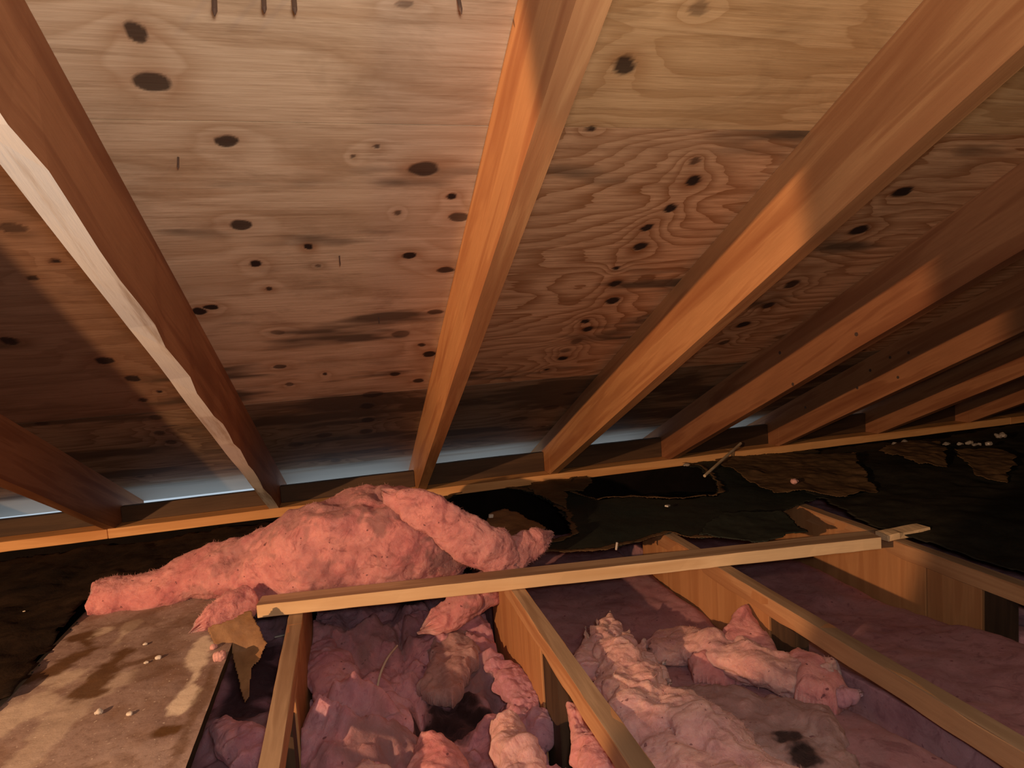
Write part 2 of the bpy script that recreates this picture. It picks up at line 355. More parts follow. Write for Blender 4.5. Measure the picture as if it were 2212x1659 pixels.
for (xa, xb, ya, yb, mt, sd, fq, am, stn, lb) in [
    (-3.6, sx1, SEAMS[0], SEAMS[1], PLY_RED, 11, .9, 1.6, 0, 'reddish plywood sheet at the upper left edge, beyond the pale-edged rafter'),
    (-3.6, sx1, SEAMS[1], SEAMS[2], PLY_RED, 14, .9, 1.6, .15, 'reddish plywood sheet at the left edge, beyond the pale-edged rafter'),
    (sx1, sx, SEAMS[0], SEAMS[1], PLY_PALE, 1, .9, 1.6, 0, 'pale whitish plywood sheet with round brown knots'),
    (sx, sx+2.44, SEAMS[0], SEAMS[1], PLY_WARM, 2, 1.1, 1.7, 0, 'golden plywood sheet with long wavy grain'),
    (sx+2.44, 6.2, SEAMS[0], SEAMS[1], PLY_WARM, 3, 1.1, 1.7, 0, 'golden plywood sheet at the far right'),
    (sx1, sx, SEAMS[1], SEAMS[2], PLY_PALE, 4, .8, 1.5, .12, 'tan plywood sheet full of small dark knots'),
    (sx, sx+2.44, SEAMS[1], SEAMS[2], PLY_FIG, 5, 1.5, 2.6, .05, 'plywood sheet with bold swirling grain and a row of knots'),
    (sx+2.44, 6.2, SEAMS[1], SEAMS[2], PLY_FIG, 6, 1.5, 2.4, .2, 'shaded plywood sheet at the far right'),
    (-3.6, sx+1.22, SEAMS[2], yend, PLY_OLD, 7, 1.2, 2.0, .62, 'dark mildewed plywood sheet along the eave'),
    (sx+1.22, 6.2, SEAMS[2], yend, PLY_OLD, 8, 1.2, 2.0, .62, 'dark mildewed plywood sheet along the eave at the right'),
    (-3.6, 6.2, yr, SEAMS[0], PLY_PALE, 9, .9, 1.5, 0, 'plywood sheet above the viewer')]:
    sheet_panel(xa, xb, ya, yb, mt, sd, fq, am, stn)['label'] = lb

# ---- rafters
RL = {0: ('dark reddish rafter at the lower left, low in the left corner', RAFTER_RED, .2), 1: ('reddish rafter with a chalky white weathered underside, crossing the left of the photo', RAFTER_RED, .5),
      2: ('orange rafter in the middle, ending above the pink roll', RAFTER, .1), 3: ('wide rafter right of the middle with a bright orange lit face', RAFTER, .7),
      4: ('rafter just right of the widest one, its upper half in shadow', RAFTER, .4), 5: ('rafter with small dark nail marks, second right of the widest one', RAFTER, .3),
      6: ('dim rafter third right of the widest one', RAFTER_RED, .9), 7: ('dim rafter near the right edge above the plate', RAFTER_RED, .6), 8: ('nearly hidden rafter at the far right corner', RAFTER_RED, .8)}
def rafter(i, label, mat, name='rafter'):
    yt = -1.55
    top = [(yt, H-TP*yt)]; DZ = D/CA
    zb = lambda y: H-TP*y-DZ
    nseg = 60; ys = np.linspace(yt, PY-.002, nseg)
    prof = [(y, zb(y)) for y in ys]+[(PY-.002, PZ+.001), (PY+.142, PZ+.001), (PY+.142, zb(PY+.142)), (yend-.01, zb(yend-.01)), (yend-.01, H-TP*(yend-.01)-.0005)]
    n = len(prof); top = [(y, H-TP*y-.0005) for y in ys]
    xl = rx(i); V = []; F = []; MI = []
    rows = []
    for k, y in enumerate(ys):      # four corners per section: top-left, bottom-left, bottom-right, top-right
        wv = .0015*float(noise(np.array([y*5, i*3.3, 0.]), 3)); wv2 = .0015*float(noise(np.array([y*5, i*3.3, 9.]), 3))
        if i == 1: wv2 += .004*float(fbm(np.array([y*9, 0., 4.]), 5))
        zt, zz = H-TP*y-.0005, zb(y)
        rows.append([(xl, y, zt), (xl+wv, y, zz+wv), (xl+W+wv2, y, zz+wv2), (xl+W, y, zt)])
    ye = yend-.01
    for (y, zz) in ((PY+.001, PZ+.001), (PY+.142, PZ+.001), (PY+.1425, zb(PY+.1425)), (ye, zb(ye))):
        zt = H-TP*y-.0005; rows.append([(xl, y, zt), (xl, y, zz), (xl+W, y, zz), (xl+W, y, zt)])
    for r in rows: V += r
    for k in range(len(rows)-1):
        for j in range(4): F.append((k*4+j, k*4+(j+1) % 4, (k+1)*4+(j+1) % 4, (k+1)*4+j)); MI.append(1 if (j == 1 and i == 1) else 0)
    e = (len(rows)-1)*4; F += [(3, 2, 1, 0), (e, e+1, e+2, e+3)]; MI += [0, 0]
    V = np.array(V); loc = np.array([xl+W/2, PY, PZ]); R = np.array([[1, 0, 0], [0, CA, -SA_], [0, SA_, CA]])   # into the sloping frame
    V = (V-loc)@np.array([[1, 0, 0], [0, CA, -SA_], [0, SA_, CA]]).T @ np.eye(3)
    o = link(name, V, F, mat, loc=loc, rot=(-ANG, 0, 0), mats=[mat, CHALK] if i == 1 else None, midx=MI if i == 1 else None)
    tag(o, label, 'rafter', 'rafters under the roof'); return o
RY = lumber('rafter_wood_long', (.54, .27, .115), (.35, .14, .055), axis=1, spots=.5); RYR = lumber('reddish_shaded_rafter_wood_long', (.38, .17, .08), (.22, .08, .035), axis=1)
CHALK = lumber('chalky_weathered_underside', (.62, .50, .38), (.36, .26, .19), chalk=(.82, .78, .72), spots=.2, axis=1)
for i, (lb, mt, _) in RL.items(): rafter(i, lb, RYR if mt is RAFTER_RED or i > 3 else RY)  # rafters right of the widest get darker wood, painting their shade in
for i in (-1, -2, -3): rafter(i, {-1: 'left-hand rafter just outside the lower left corner of the photo', -2: 'second rafter outside the photo at the left', -3: 'third rafter outside the photo at the left'}[i], RYR)

# ---- plate and blocking
cuts = [-3.58, -.955, 1.83, 3.6, 6.18]
PL = ['orange-lit wall plate running under the rafter ends at the left, left of the joint', 'orange-lit wall plate behind the pink roll, between the two joints', 'orange-lit wall plate right of the torn black paper', 'wall plate at the far right']
for k in range(4):
    o = beam('wall_plate', PLATE, (cuts[k]+.001, PY+.07, PZ-.038), (cuts[k+1]-.001, PY+.07, PZ-.038), .14, .038, n=40, seed=k); tag(o, PL[k], 'wall plate', 'wall plates along the eave')
BT = {-2: -.603, -1: -.603, 0: -.606, 1: -.598, 2: -.580, 3: -.575, 4: -.57, 5: -.57, 6: -.57, 7: -.57, -3: -.60}
BLB = {-1: 'brown blocking board under the bright daylight slit at the left edge', 0: 'brown blocking board under the long bright daylight slit', 1: 'blocking board between the pale-edged rafter and the middle rafter',
       2: 'blocking board between the middle rafter and the widest one', 3: 'blocking board just right of the widest rafter, with a dark knot', 4: 'blocking board behind the pale stick'}
for i, zt in BT.items():
    xa, xb = rx(i)+W+.001, rx(i+1)-.001
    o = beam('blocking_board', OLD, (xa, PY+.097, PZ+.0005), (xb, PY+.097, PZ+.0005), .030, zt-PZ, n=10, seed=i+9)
    tag(o, BLB.get(i, {5: 'dim blocking board second bay right of the pale stick', 6: 'dim blocking board above the glinting plastic scraps', 7: 'dim blocking board at the far right edge', -2: 'blocking board left of the photo, nearest its edge', -3: 'blocking board farthest left, outside the photo'}.get(i, 'dim blocking board')), 'blocking', 'blocking boards between the rafter ends')

# ---- joists: shallow rail with a deeper web board and a dark post
def joist(x, ya, yb, label, webs, posts, zt=GJ, side=-1):
    r = empty('joist', (x+W/2, (ya+yb)/2, zt-.09)); tag(r, label, 'joist', 'joists across the attic floor')
    beam('top_rail', JOIST, (x+W/2, ya, zt-.048), (x+W/2, yb, zt-.048), W, .048, r, n=40, wob=.0022, seed=int(x*100) % 50)
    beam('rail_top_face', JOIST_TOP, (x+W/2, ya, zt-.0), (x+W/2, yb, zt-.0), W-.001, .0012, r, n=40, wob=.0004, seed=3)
    for (wa, wb, dz) in webs:
        xo = .0085 if side > 0 else -.0085
        beam('web_board', WEBM, (x+W/2+xo, wa, zt-.089-dz), (x+W/2+xo, wb, zt-.089-dz), .0195, dz+.085, r, n=8, seed=2)
    for (pa, pb, dx) in posts:
        v, f = box(x+dx, x+dx+.040, pa, pb, FLOOR, zt-.0485)
        link('post', v, f, DARKPOST, r, loc=-np.array(r.location))
    return r
JX = [-.209, .4005, 1.010, 1.6195]
joist(JX[0], .3, 2.10, 'joist left of the messy pink bay, its bottom end near the stained board', [(1.47, 2.10, .21)], [(1.34, 1.40, 0)], side=1)
joist(JX[1], .3, 2.02, 'joist in the middle of the floor with an orange-lit side board and a dark gap', [(1.46, 2.02, .25)], [(1.33, 1.44, .0)])
joist(JX[2], .3, 2.15, 'joist running to the bottom right corner under the pale strip', [(1.41, 2.15, .20)], [(1.31, 1.40, 0)])
joist(JX[3], .3, 2.34, 'farthest right joist, with a shadowed side board, where the pale strip ends', [(1.505, 2.34, .25), (1.33, 1.50, .25)], [(1.26, 1.32, .0)])
joist(JX[3]+S, .3, 2.74, 'joist hidden under the black paper at the right edge', [(1.33, 2.74, .25)], [])
joist(JX[0]-S, .3, 2.74, 'joist hidden under the stained board', [(1.33, 2.74, .22)], [], zt=GJ-.022)

# ---- long pale strip
a = onz(556, 1336, GJ+.003); b = onz(1905, 1186, GJ+.003); dd = (b-a)/np.linalg.norm(b-a); nn = np.array([-dd[1], dd[0], 0])
o = beam('furring_strip', STRIP, a+nn*.032, b+nn*.032, .064, .036, n=60, wob=.0012); tag(o, 'long pale wooden strip lying across the joists in front of the pink roll', 'wooden strip')
dt = beam('shaded_top_face', JOIST_TOP, a+nn*.032+np.array([0, 0, .036]), b+nn*.032+np.array([0, 0, .036]), .0625, .001, n=60, wob=.0003)  # thin darker face paints the shade on the strip's top
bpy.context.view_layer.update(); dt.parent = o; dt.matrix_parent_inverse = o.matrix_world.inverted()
pa = onz(1905, 1166, GJ+.004); pb = onz(1978, 1152, GJ+.004)
o = beam('wood_offcut', STRIP, pa, pb+np.array([.03, 0, 0]), .05, .022, n=8, wob=.004); tag(o, 'short rough wood offcut on top of the farthest right joist', 'wood offcut')

# ------------------------------------------------------------------ glass wool
def catmull(P, n):
    P = np.array(P, float); k = len(P); t = np.linspace(0, k-1, n); i = np.clip(t.astype(int), 0, k-2); f = (t-i)[:, None]
    g = lambda j: P[np.clip(j, 0, k-1)]
    p0, p1, p2, p3 = g(i-1), g(i), g(i+1), g(i+2)
    return .5*((2*p1)+(-p0+p2)*f+(2*p0-5*p1+4*p2-p3)*f*f+(-p0+3*p1-3*p2+p3)*f**3)
def lump(name, mat, pts, parent=None, seed=0, amp=.02, fs=7, rough=.12, n=150, m=110, blunt=(.6, .6), fray=(0, 0), up=(0, 0, 1), roll=0, sq=2.3, blackening=None, dirt=None, crease=.22):
    """pts: (x, y, z, half width, half height); a torn roll or scrap of glass wool"""
    n, m = int(n*1.7), int(m*1.7)
    C = catmull(pts, n); c = C[:, :3]; a_ = np.abs(C[:, 3]); b_ = np.abs(C[:, 4])
    T = np.gradient(c, axis=0); T /= np.linalg.norm(T, axis=1)[:, None]+1e-9
    Sd = np.cross(T, np.array(up, float)); Sd /= np.linalg.norm(Sd, axis=1)[:, None]+1e-9; U = np.cross(Sd, T)
    s = np.linspace(0, 1, n); L = np.sum(np.linalg.norm(np.diff(c, axis=0), axis=1))
    capl = max(np.mean(b_)*blunt[0]/L, .012); capr = max(np.mean(b_)*blunt[1]/L, .012)
    cap = np.minimum(np.sqrt(np.clip(1-(1-np.clip(s/capl, 0, 1))**2, 0, 1)), np.sqrt(np.clip(1-(1-np.clip((1-s)/capr, 0, 1))**2, 0, 1)))
    th = np.linspace(0, 2*np.pi, m, endpoint=False)
    ct, st = np.cos(th), np.sin(th); ct, st = np.sign(ct)*np.abs(ct)**(2/sq), np.sign(st)*np.abs(st)**(2/sq)
    R = roll*s if np.isscalar(roll) else np.interp(s, np.linspace(0, 1, len(roll)), roll)
    A = a_*cap; B = b_*cap
    lx = ct[None, :]*A[:, None]; ly = st[None, :]*B[:, None]
    rx_ = lx*np.cos(R)[:, None]-ly*np.sin(R)[:, None]; ry_ = lx*np.sin(R)[:, None]+ly*np.cos(R)[:, None]
    dirn = rx_[..., None]*Sd[:, None]+ry_[..., None]*U[:, None]
    V = c[:, None]+dirn
    nrm = dirn/(np.linalg.norm(dirn, axis=-1, keepdims=True)+1e-6)
    d = amp*fbm(V*fs+seed*3.7, seed, 3)+amp*.5*fbm(V*fs*.45+seed*1.9, seed+60, 2)-amp*crease*2.2*np.clip(.22-np.abs(fbm(V*fs*.8+seed*9.1+5, seed+20, 2)), 0, 1)*3
    d += amp*rough*fbm(V*fs*4.5+seed, seed+5, 3)
    k_ = min(1, amp/.012); d += k_*.0024*fbm(V*34+seed, seed+8, 4, g=.6)
    wt = np.minimum(1, cap*1.5+.15)[:, None]
    V = V+nrm*(d*wt)[..., None]
    f0, f1 = fray                   # ragged ends
    fr = fbm(np.stack([np.broadcast_to(ct*3, V.shape[:2]), np.broadcast_to(st*3, V.shape[:2]), np.full(V.shape[:2], seed*1.)], -1), seed+40, 3)
    e0 = np.clip(1-s/(capl*1.6), 0, 1)[:, None]*f0*fr; e1 = np.clip(1-(1-s)/(capr*1.6), 0, 1)[:, None]*f1*fr
    V = V-T[:, None]*e0[..., None]+T[:, None]*e1[..., None]
    F = grid_faces(n, m, True).tolist(); V2 = V.reshape(-1, 3)
    V2 = np.concatenate([V2, [V[0].mean(0), V[-1].mean(0)]]); k0, k1 = n*m, n*m+1
    F += [(k0, (j+1) % m, j) for j in range(m)]+[(k1, (n-1)*m+j, (n-1)*m+(j+1) % m) for j in range(m)]
    def blob(spec):
        z = np.zeros(len(V2))
        for (x, y, zz, r, k) in (spec or []):
            q = np.linalg.norm(V2-np.array([x, y, zz]), axis=1)/r+.35*fbm(V2*22, 77, 3); z = np.maximum(z, k*np.clip((1.15-q+.5*fbm(V2*45, 79, 2))*2.4, 0, 1))
        return z
    sm = name
    o = link(sm, V2, F, mat, parent, smooth=True, attrs=dict(dirt=blob(dirt), blackening=blob(blackening)), base=True)
    return o
def inside(P, poly):
    x, y = P[..., 0], P[..., 1]; r = np.zeros(x.shape, bool); n = len(poly)
    for i in range(n):
        (x1, y1), (x2, y2) = poly[i][:2], poly[(i+1) % n][:2]
        c = ((y1 > y) != (y2 > y)) & (x < (x2-x1)*(y-y1)/(y2-y1+1e-12)+x1); r ^= c
    return r
def dist(P, poly):
    d = np.full(P.shape[:-1], 9.); n = len(poly)
    for i in range(n):
        a = np.array(poly[i][:2]); b = np.array(poly[(i+1) % n][:2]); ab = b-a
        t = np.clip(((P-a)@ab)/(ab@ab+1e-12), 0, 1); d = np.minimum(d, np.linalg.norm(P-a-t[..., None]*ab, axis=-1))
    return d
def slab(name, mat, pix, z0, slope=0, y0=1.4, puff=.04, edge=.035, seed=0, label=None, parent=None, jit=.010, res=.0045, amp=.010, dirt=None, blackening=None):
    """torn slab of batt: outline traced on a leaning plane, puffed up to real thickness with rounded torn edges"""
    A = []
    for (px, py) in pix:
        d = ray(px, py); t = (z0-slope*y0)/(d[2]-slope*d[1]); A.append((d*t)[:2])
    A = np.array(A); lo, hi = A.min(0)-.02, A.max(0)+.02; nx, ny = int((hi[0]-lo[0])/res)+2, int((hi[1]-lo[1])/res)+2
    X, Y = np.meshgrid(np.linspace(lo[0], hi[0], nx), np.linspace(lo[1], hi[1], ny), indexing='ij'); P = np.stack([X, Y], -1)
    J = P+jit*np.stack([fbm(xyz(X*24, Y*24, 1), seed, 4, g=.65), fbm(xyz(X*24, Y*24, 5), seed+3, 4, g=.65)], -1)
    poly = [tuple(a) for a in A]; ok = inside(J, poly); dd = dist(J, poly)
    u = np.clip(dd/edge, 0, 1); prof = np.sqrt(1-(1-u)**2)
    Z = z0+slope*(Y-y0)-puff+2*0+prof*puff+amp*fbm(xyz(X*9, Y*9, seed), seed+9, 4)*u+.0022*fbm(xyz(X*45, Y*45, seed), seed+11, 4, g=.6)
    Zb = z0+slope*(Y-y0)-puff-prof*puff*.5
    a = np.arange(nx*ny).reshape(nx, ny); k = ok[:-1, :-1] & ok[1:, :-1] & ok[1:, 1:] & ok[:-1, 1:]
    F = np.stack([a[:-1, :-1], a[1:, :-1], a[1:, 1:], a[:-1, 1:]], -1)[k]; used = np.unique(F); mp = -np.ones(nx*ny, int); mp[used] = np.arange(len(used)); F = mp[F]; n = len(used)
    T = np.stack([X, Y, Z], -1).reshape(-1, 3)[used]; B = np.stack([X, Y, Zb], -1).reshape(-1, 3)[used]
    E = {}
    for f in F.tolist():
        for q in range(4): E[(f[q], f[(q+1) % 4])] = 1
    rim = [e for e in E if (e[1], e[0]) not in E]
    FF = F.tolist()+[tuple(int(v)+n for v in f[::-1]) for f in F]+[(b_, a_, a_+n, b_+n) for a_, b_ in rim]
    V = np.concatenate([T, B])
    def blob(spec):
        z = np.zeros(len(V))
        for (x, y, zz, r, kk) in (spec or []):
            q = np.hypot(V[:, 0]-x, V[:, 1]-y)/r+.5*fbm(V*30, 77, 3); z = np.maximum(z, kk*np.clip((1.15-q)*2.2, 0, 1))
        return z
    o = link(name, V, FF, mat, parent, smooth=True, attrs=dict(dirt=blob(dirt), blackening=blob(blackening)), base=True)
    if parent is None: tag(o, label, 'insulation')
    return o
def fuzz(o, mat, count, length, seed=0, w=.0003):
    rs = np.random.RandomState(seed); me = o.data; n = len(me.vertices); co = np.empty(n*3); me.vertices.foreach_get('co', co); co = co.reshape(-1, 3)
    no = np.empty(n*3); me.vertices.foreach_get('normal', no); no = no.reshape(-1, 3); ix = rs.randint(0, n-2, count); P = co[ix]; Nn = no[ix]
    cl = .5+.5*fbm(P*18, seed, 2); L = length*(.35+rs.rand(count))*np.clip(cl+.35, .2, 1.6)
    d = Nn+.9*rs.randn(count, 3)*.7; d /= np.linalg.norm(d, axis=1)[:, None]; e = d+.8*rs.randn(count, 3); e /= np.linalg.norm(e, axis=1)[:, None]
    sd = np.cross(d, rs.randn(count, 3)); sd /= np.linalg.norm(sd, axis=1)[:, None]; sd *= w
    A = P-Nn*.001; B = A+d*L[:, None]*.55; Cc = B+e*L[:, None]*.5
    V = np.stack([A-sd, A+sd, B+sd*.8, B-sd*.8, Cc], 1).reshape(-1, 3); b = np.arange(count)*5
    F = [tuple(q) for q in np.stack([b, b+1, b+2, b+3], -1).tolist()]+[tuple(q) for q in np.stack([b+3, b+2, b+4], -1).tolist()]
    x = link('loose_fibres', V, F, mat, o, loc=(0, 0, 0)); x['kind'] = 'stuff'; return x
def field(name, mat, x0, x1, y0, y1, zf, seed=0, res=.008, blackening=None, dirt=None, zbot=FLOOR+.001):
    nx, ny = int((x1-x0)/res), int((y1-y0)/res)
    X, Y = np.meshgrid(np.linspace(x0, x1, nx), np.linspace(y0, y1, ny), indexing='ij')
    Z = zf(X, Y); V = np.stack([X, Y, Z], -1).reshape(-1, 3); n = len(V); Bt = V.copy(); Bt[:, 2] = zbot
    a = np.arange(n).reshape(nx, ny); rim = np.concatenate([a[:, 0], a[-1, 1:], a[::-1, -1][1:], a[0, ::-1][1:-1]])
    F = grid_faces(nx, ny).tolist()+[(int(q), int(p), int(p)+n, int(q)+n) for p, q in zip(rim, np.roll(rim, -1))]+[tuple(int(i)+n for i in (a[0, 0], a[0, -1], a[-1, -1], a[-1, 0]))]
    V2 = np.concatenate([V, Bt])
    so = blackening(X, Y, Z).ravel() if blackening else np.zeros(n); di = dirt(X, Y, Z).ravel() if dirt else np.zeros(n)
    return link(name, V2, F, mat, smooth=True, attrs=dict(blackening=np.concatenate([so, so*0]), dirt=np.concatenate([di, di*0])), base=True)
def G(X, Y, x, y, r, k=1): return k*np.exp(-(((X-x)**2+(Y-y)**2)/(r*r)))

JXR = [x+W for x in JX]
# bay with flat dusty batts
def z_b2(X, Y):
    z = -.905+.085*np.clip((1.55-Y)/.7, 0, 1)+.010*fbm(xyz(X*5, Y*5, 1), 3, 4)+.003*fbm(xyz(X*26, Y*26, 1), 5, 3)
    z += .010*np.sin(Y*16+X*5)*.4
    return z-.02*np.exp(-((X-JXR[1])/.02)**2)-.02*np.exp(-((X-JX[2])/.02)**2)
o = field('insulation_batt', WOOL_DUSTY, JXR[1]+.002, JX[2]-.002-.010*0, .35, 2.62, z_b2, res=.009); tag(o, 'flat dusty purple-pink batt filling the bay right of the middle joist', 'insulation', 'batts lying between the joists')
def z_b3(X, Y):
    z = -.925+.105*np.clip((1.6-Y)/.7, 0, 1)+.013*fbm(xyz(X*4, Y*4, 4), 8, 4)+.0035*fbm(xyz(X*24, Y*24, 1), 9, 3)
    return z-.03*np.exp(-((X-JX[3])/.04)**2)+.03*np.exp(-((X-JXR[2])/.05)**2)
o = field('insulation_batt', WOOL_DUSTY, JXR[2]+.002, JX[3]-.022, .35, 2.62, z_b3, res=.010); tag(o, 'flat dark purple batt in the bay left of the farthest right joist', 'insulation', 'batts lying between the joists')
o = field('insulation_batt', WOOL_ROSE, JXR[3]+.002, JX[3]+S-.024, .35, 2.62, lambda X, Y: -.90+.02*fbm(xyz(X*5, Y*5, 2), 4, 4), res=.014); tag(o, 'purple batt glimpsed under the rail at the right edge', 'insulation', 'batts lying between the joists')
# messy bay with the black hole
hc = onz(980, 1520, -.95)
def z_b1(X, Y):
    z = -1.0+.055*fbm(xyz(X*6, Y*6, 7), 11, 3)+.020*fbm(xyz(X*15, Y*15, 3), 15, 3)+.006*fbm(xyz(X*48, Y*48, 3), 18, 3, g=.65)
    cr = np.abs(fbm(xyz(X*5+3, Y*5, 9), 31, 2)); z -= .05*np.clip(.25-cr, 0, 1)*3
    z += .09*np.clip((1.55-Y)/.6, 0, 1)
    z += .10*np.exp(-((X+.10)/.10)**2)*np.clip((1.9-Y)*3, 0, 1)+G(X, Y, .28, 1.62, .09, .06)
    for (px, py, r, k) in HL:
        p = onz(px, py, -.97); z += G(X, Y, p[0], p[1], r, k)
    z -= G(X, Y, hc[0], hc[1], .08, .055)+G(X, Y, hc[0]+.07, hc[1]-.0, .06, .04)
    e = onz(900, 1330, -1.); z -= G(X, Y, e[0], e[1], .09, .05)
    z += .05*np.clip((Y-1.75)*3, 0, 1)
    return np.maximum(z, FLOOR+.01)
HL = [(700, 1420, .07, .05), (790, 1500, .08, .05), (880, 1480, .05, .05), (760, 1600, .09, .06), (860, 1590, .05, .05), (960, 1400, .06, .04), (1110, 1500, .05, .04), (1150, 1600, .05, .05), (820, 1380, .05, .03), (1060, 1430, .04, .03)]
def hole_shade(X, Y, Z):  # shade of the hole and below the strip, painted into the wool colour
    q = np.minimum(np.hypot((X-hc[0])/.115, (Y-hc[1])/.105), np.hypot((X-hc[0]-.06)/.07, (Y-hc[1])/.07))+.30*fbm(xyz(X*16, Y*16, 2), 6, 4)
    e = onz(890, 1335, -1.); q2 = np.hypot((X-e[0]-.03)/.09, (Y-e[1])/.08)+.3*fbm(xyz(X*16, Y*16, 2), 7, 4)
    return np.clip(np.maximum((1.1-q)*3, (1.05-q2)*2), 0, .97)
def dirt1(X, Y, Z): return np.clip(fbm(xyz(X*7, Y*7, 5), 44, 4)*1.1-.25, 0, .75)
o = field('insulation_batt', WOOL_ROSE, JXR[0]+.002, JX[1]-.022, .45, 2.74, z_b1, res=.006, blackening=hole_shade, dirt=dirt1); tag(o, 'crumpled rose-pink batt with a shaded black hole, left of the middle joist', 'insulation', 'batts lying between the joists')
# narrow bay beside the stained board
def z_b0(X, Y):
    z = -.985+.05*fbm(xyz(X*8, Y*6, 7), 61, 3)+.012*fbm(xyz(X*22, Y*22, 3), 65, 3)+.06*np.clip((1.45-Y)/.4, 0, 1)
    p = onz(515, 1590, -.9); return z+G(X, Y, p[0], p[1], .06, .05)
def gap_black(X, Y, Z):  # near-black patch along the narrow gap
    p = onz(540, 1480, -.97); return np.clip((1.1-np.hypot((X-p[0])/.08, (Y-p[1])/.28)+.3*fbm(xyz(X*18, Y*18, 1), 3, 3))*2, 0, .9)
o = field('insulation_batt', WOOL_ROSE, -.78, JX[0]-.021, .6, 2.74, z_b0, res=.009, blackening=gap_black, dirt=dirt1); tag(o, 'blackened pink batt in the narrow gap beside the stained board', 'insulation', 'batts lying between the joists')

# the big roll lying across the floor
def rp(px, pt, pb_, y): t, b_ = ony(px, pt, y), ony(px, pb_, y); c = (t+b_)/2; return c[0], c[1], c[2], abs(t[2]-b_[2])/2
RP = []
for (px, pt, pbm, y, wf) in [(208, 1256, 1324, 2.10, 1.3), (235, 1252, 1322, 2.10, 1.3), (330, 1236, 1316, 2.10, 1.35), (430, 1204, 1300, 2.09, 1.25), (520, 1166, 1296, 2.07, 1.15), (600, 1128, 1306, 2.05, 1.05), (700, 1088, 1302, 2.03, 1.0),
                             (790, 1060, 1288, 2.02, 1.0), (870, 1056, 1272, 2.02, .95), (940, 1092, 1258, 2.02, .95), (1010, 1150, 1244, 2.02, .9)]:
    x, yy, z, hh = rp(px, pt, pbm, y); RP.append((x, yy, z, hh*wf, hh))
p1 = ony(820, 1115, 1.9); p2 = ony(885, 1150, 1.9); p3 = ony(700, 1290, 1.85)
roll = lump('insulation_roll', WOOL_SALMON, RP, seed=3, amp=.022, fs=6.5, n=260, m=170, blunt=(.10, .6), fray=(.015, .01), dirt=[(*p1, .05, .6), (*ony(990, 1200, 1.9), .10, .75), (*p3, .09, .35), (*ony(640, 1120, 2.0), .09, .5), (*ony(740, 1085, 2.0), .09, .5), (*ony(500, 1190, 2.0), .07, .35), (*ony(820, 1070, 2.0), .07, .6), (*ony(860, 1240, 1.9), .06, .4), (*ony(430, 1300, 2.0), .05, .4)], sq=2.2)
tag(roll, 'big salmon-pink torn roll of insulation lying across the joists under the rafter ends', 'insulation')
def scrap(name, mat, pix, label, parent=None, **kw):
    P = []
    for (px, py, y, hw, hh) in pix:
        c = ony(px, py, y); P.append((*c, hw, hh))
    o = lump(name, mat, P, parent, **kw)
    if parent is None: tag(o, label, 'insulation', kw.get('group'))
    return o
scrap('insulation_flap', WOOL_SALMON, [(838, 1066, 1.93, .030, .022), (890, 1092, 1.87, .032, .050), (955, 1128, 1.84, .032, .066), (1020, 1166, 1.83, .032, .074), (1075, 1192, 1.83, .032, .064), (1120, 1204, 1.85, .03, .045)],
      None, roll, seed=8, amp=.014, fs=9, n=150, m=110, fray=(.03, .04), crease=.2)
scrap('insulation_flap', WOOL_SALMON, [(1070, 1206, 1.85, .03, .040), (1120, 1192, 1.87, .035, .045), (1160, 1174, 1.89, .028, .038), (1190, 1156, 1.91, .006, .010)], None, roll, seed=13, amp=.010, fs=13, n=80, m=80, fray=(.01, .012))
scrap('insulation_flap', WOOL_SALMON, [(548, 1288, 1.90, .04, .05), (505, 1310, 1.86, .035, .045), (465, 1330, 1.83, .03, .034), (420, 1360, 1.80, .012, .014)], None, roll, seed=14, amp=.012, fs=12, n=90, m=80, fray=(.0, .02))
scrap('insulation_scrap', WOOL_SALMON, [(1075, 1248, 1.99, .05, .04), (1025, 1285, 1.96, .065, .055), (985, 1318, 1.93, .06, .05), (925, 1352, 1.90, .03, .025)],
      'salmon scrap hanging down behind the pale strip into the messy bay', seed=17, amp=.018, fs=10, n=110, m=100, fray=(.02, .03), dirt=[(*ony(1040, 1320, 1.9), .05, .5)])

fuzz(roll, FIB, 9000, .009, 1)
for k, ch in enumerate([c for c in roll.children if c.name.startswith('insulation_flap')]): fuzz(ch, FIB, 2600, .008, 5+k)
# pieces in the bay right of the middle joist
def scrapz(name, mat, pix, label, parent=None, group=None, **kw):
    P = []
    for (px, py, z, hw, hh) in pix:
        c = onz(px, py, z); P.append((*c, hw, hh))
    o = lump(name, mat, P, parent, **kw)
    if parent is None: tag(o, label, 'insulation', group)
    return o
c1 = scrapz('insulation_scrap', WOOL_PEACH, [(1310, 1395, -.845, .055, .050), (1342, 1450, -.83, .078, .060), (1395, 1530, -.81, .090, .065), (1475, 1610, -.80, .110, .065), (1560, 1700, -.79, .12, .065), (1650, 1790, -.79, .12, .06)],
       'fluffy peach-pink torn roll lying along the right side of the middle joist', seed=21, amp=.020, fs=11, n=200, m=130, blunt=(.3, .5), fray=(.05, .02))
c2 = slab('insulation_scrap', WOOL_GREY, [(1440, 1462), (1520, 1452), (1600, 1464), (1700, 1486), (1790, 1500), (1822, 1530), (1835, 1580), (1858, 1620), (1885, 1670), (1905, 1760), (1900, 1860), (1560, 1860), (1500, 1700), (1470, 1560), (1435, 1500)], -.795, 0, 1.2, .055, .06, 25,
       'greyed dusty slab of insulation at the bottom of the bay, right of the peach roll', jit=.008, amp=.016,
       blackening=[(*onz(1735, 1618, -.79), .030, .97), (*onz(1700, 1578, -.79), .022, .95), (*onz(1760, 1628, -.79), .018, .9)], dirt=[(*onz(1560, 1475, -.79), .10, .6), (*onz(1690, 1510, -.79), .10, .6), (*onz(1640, 1490, -.79), .07, .6)])  # small near-black crescent and greyer patches on the slab
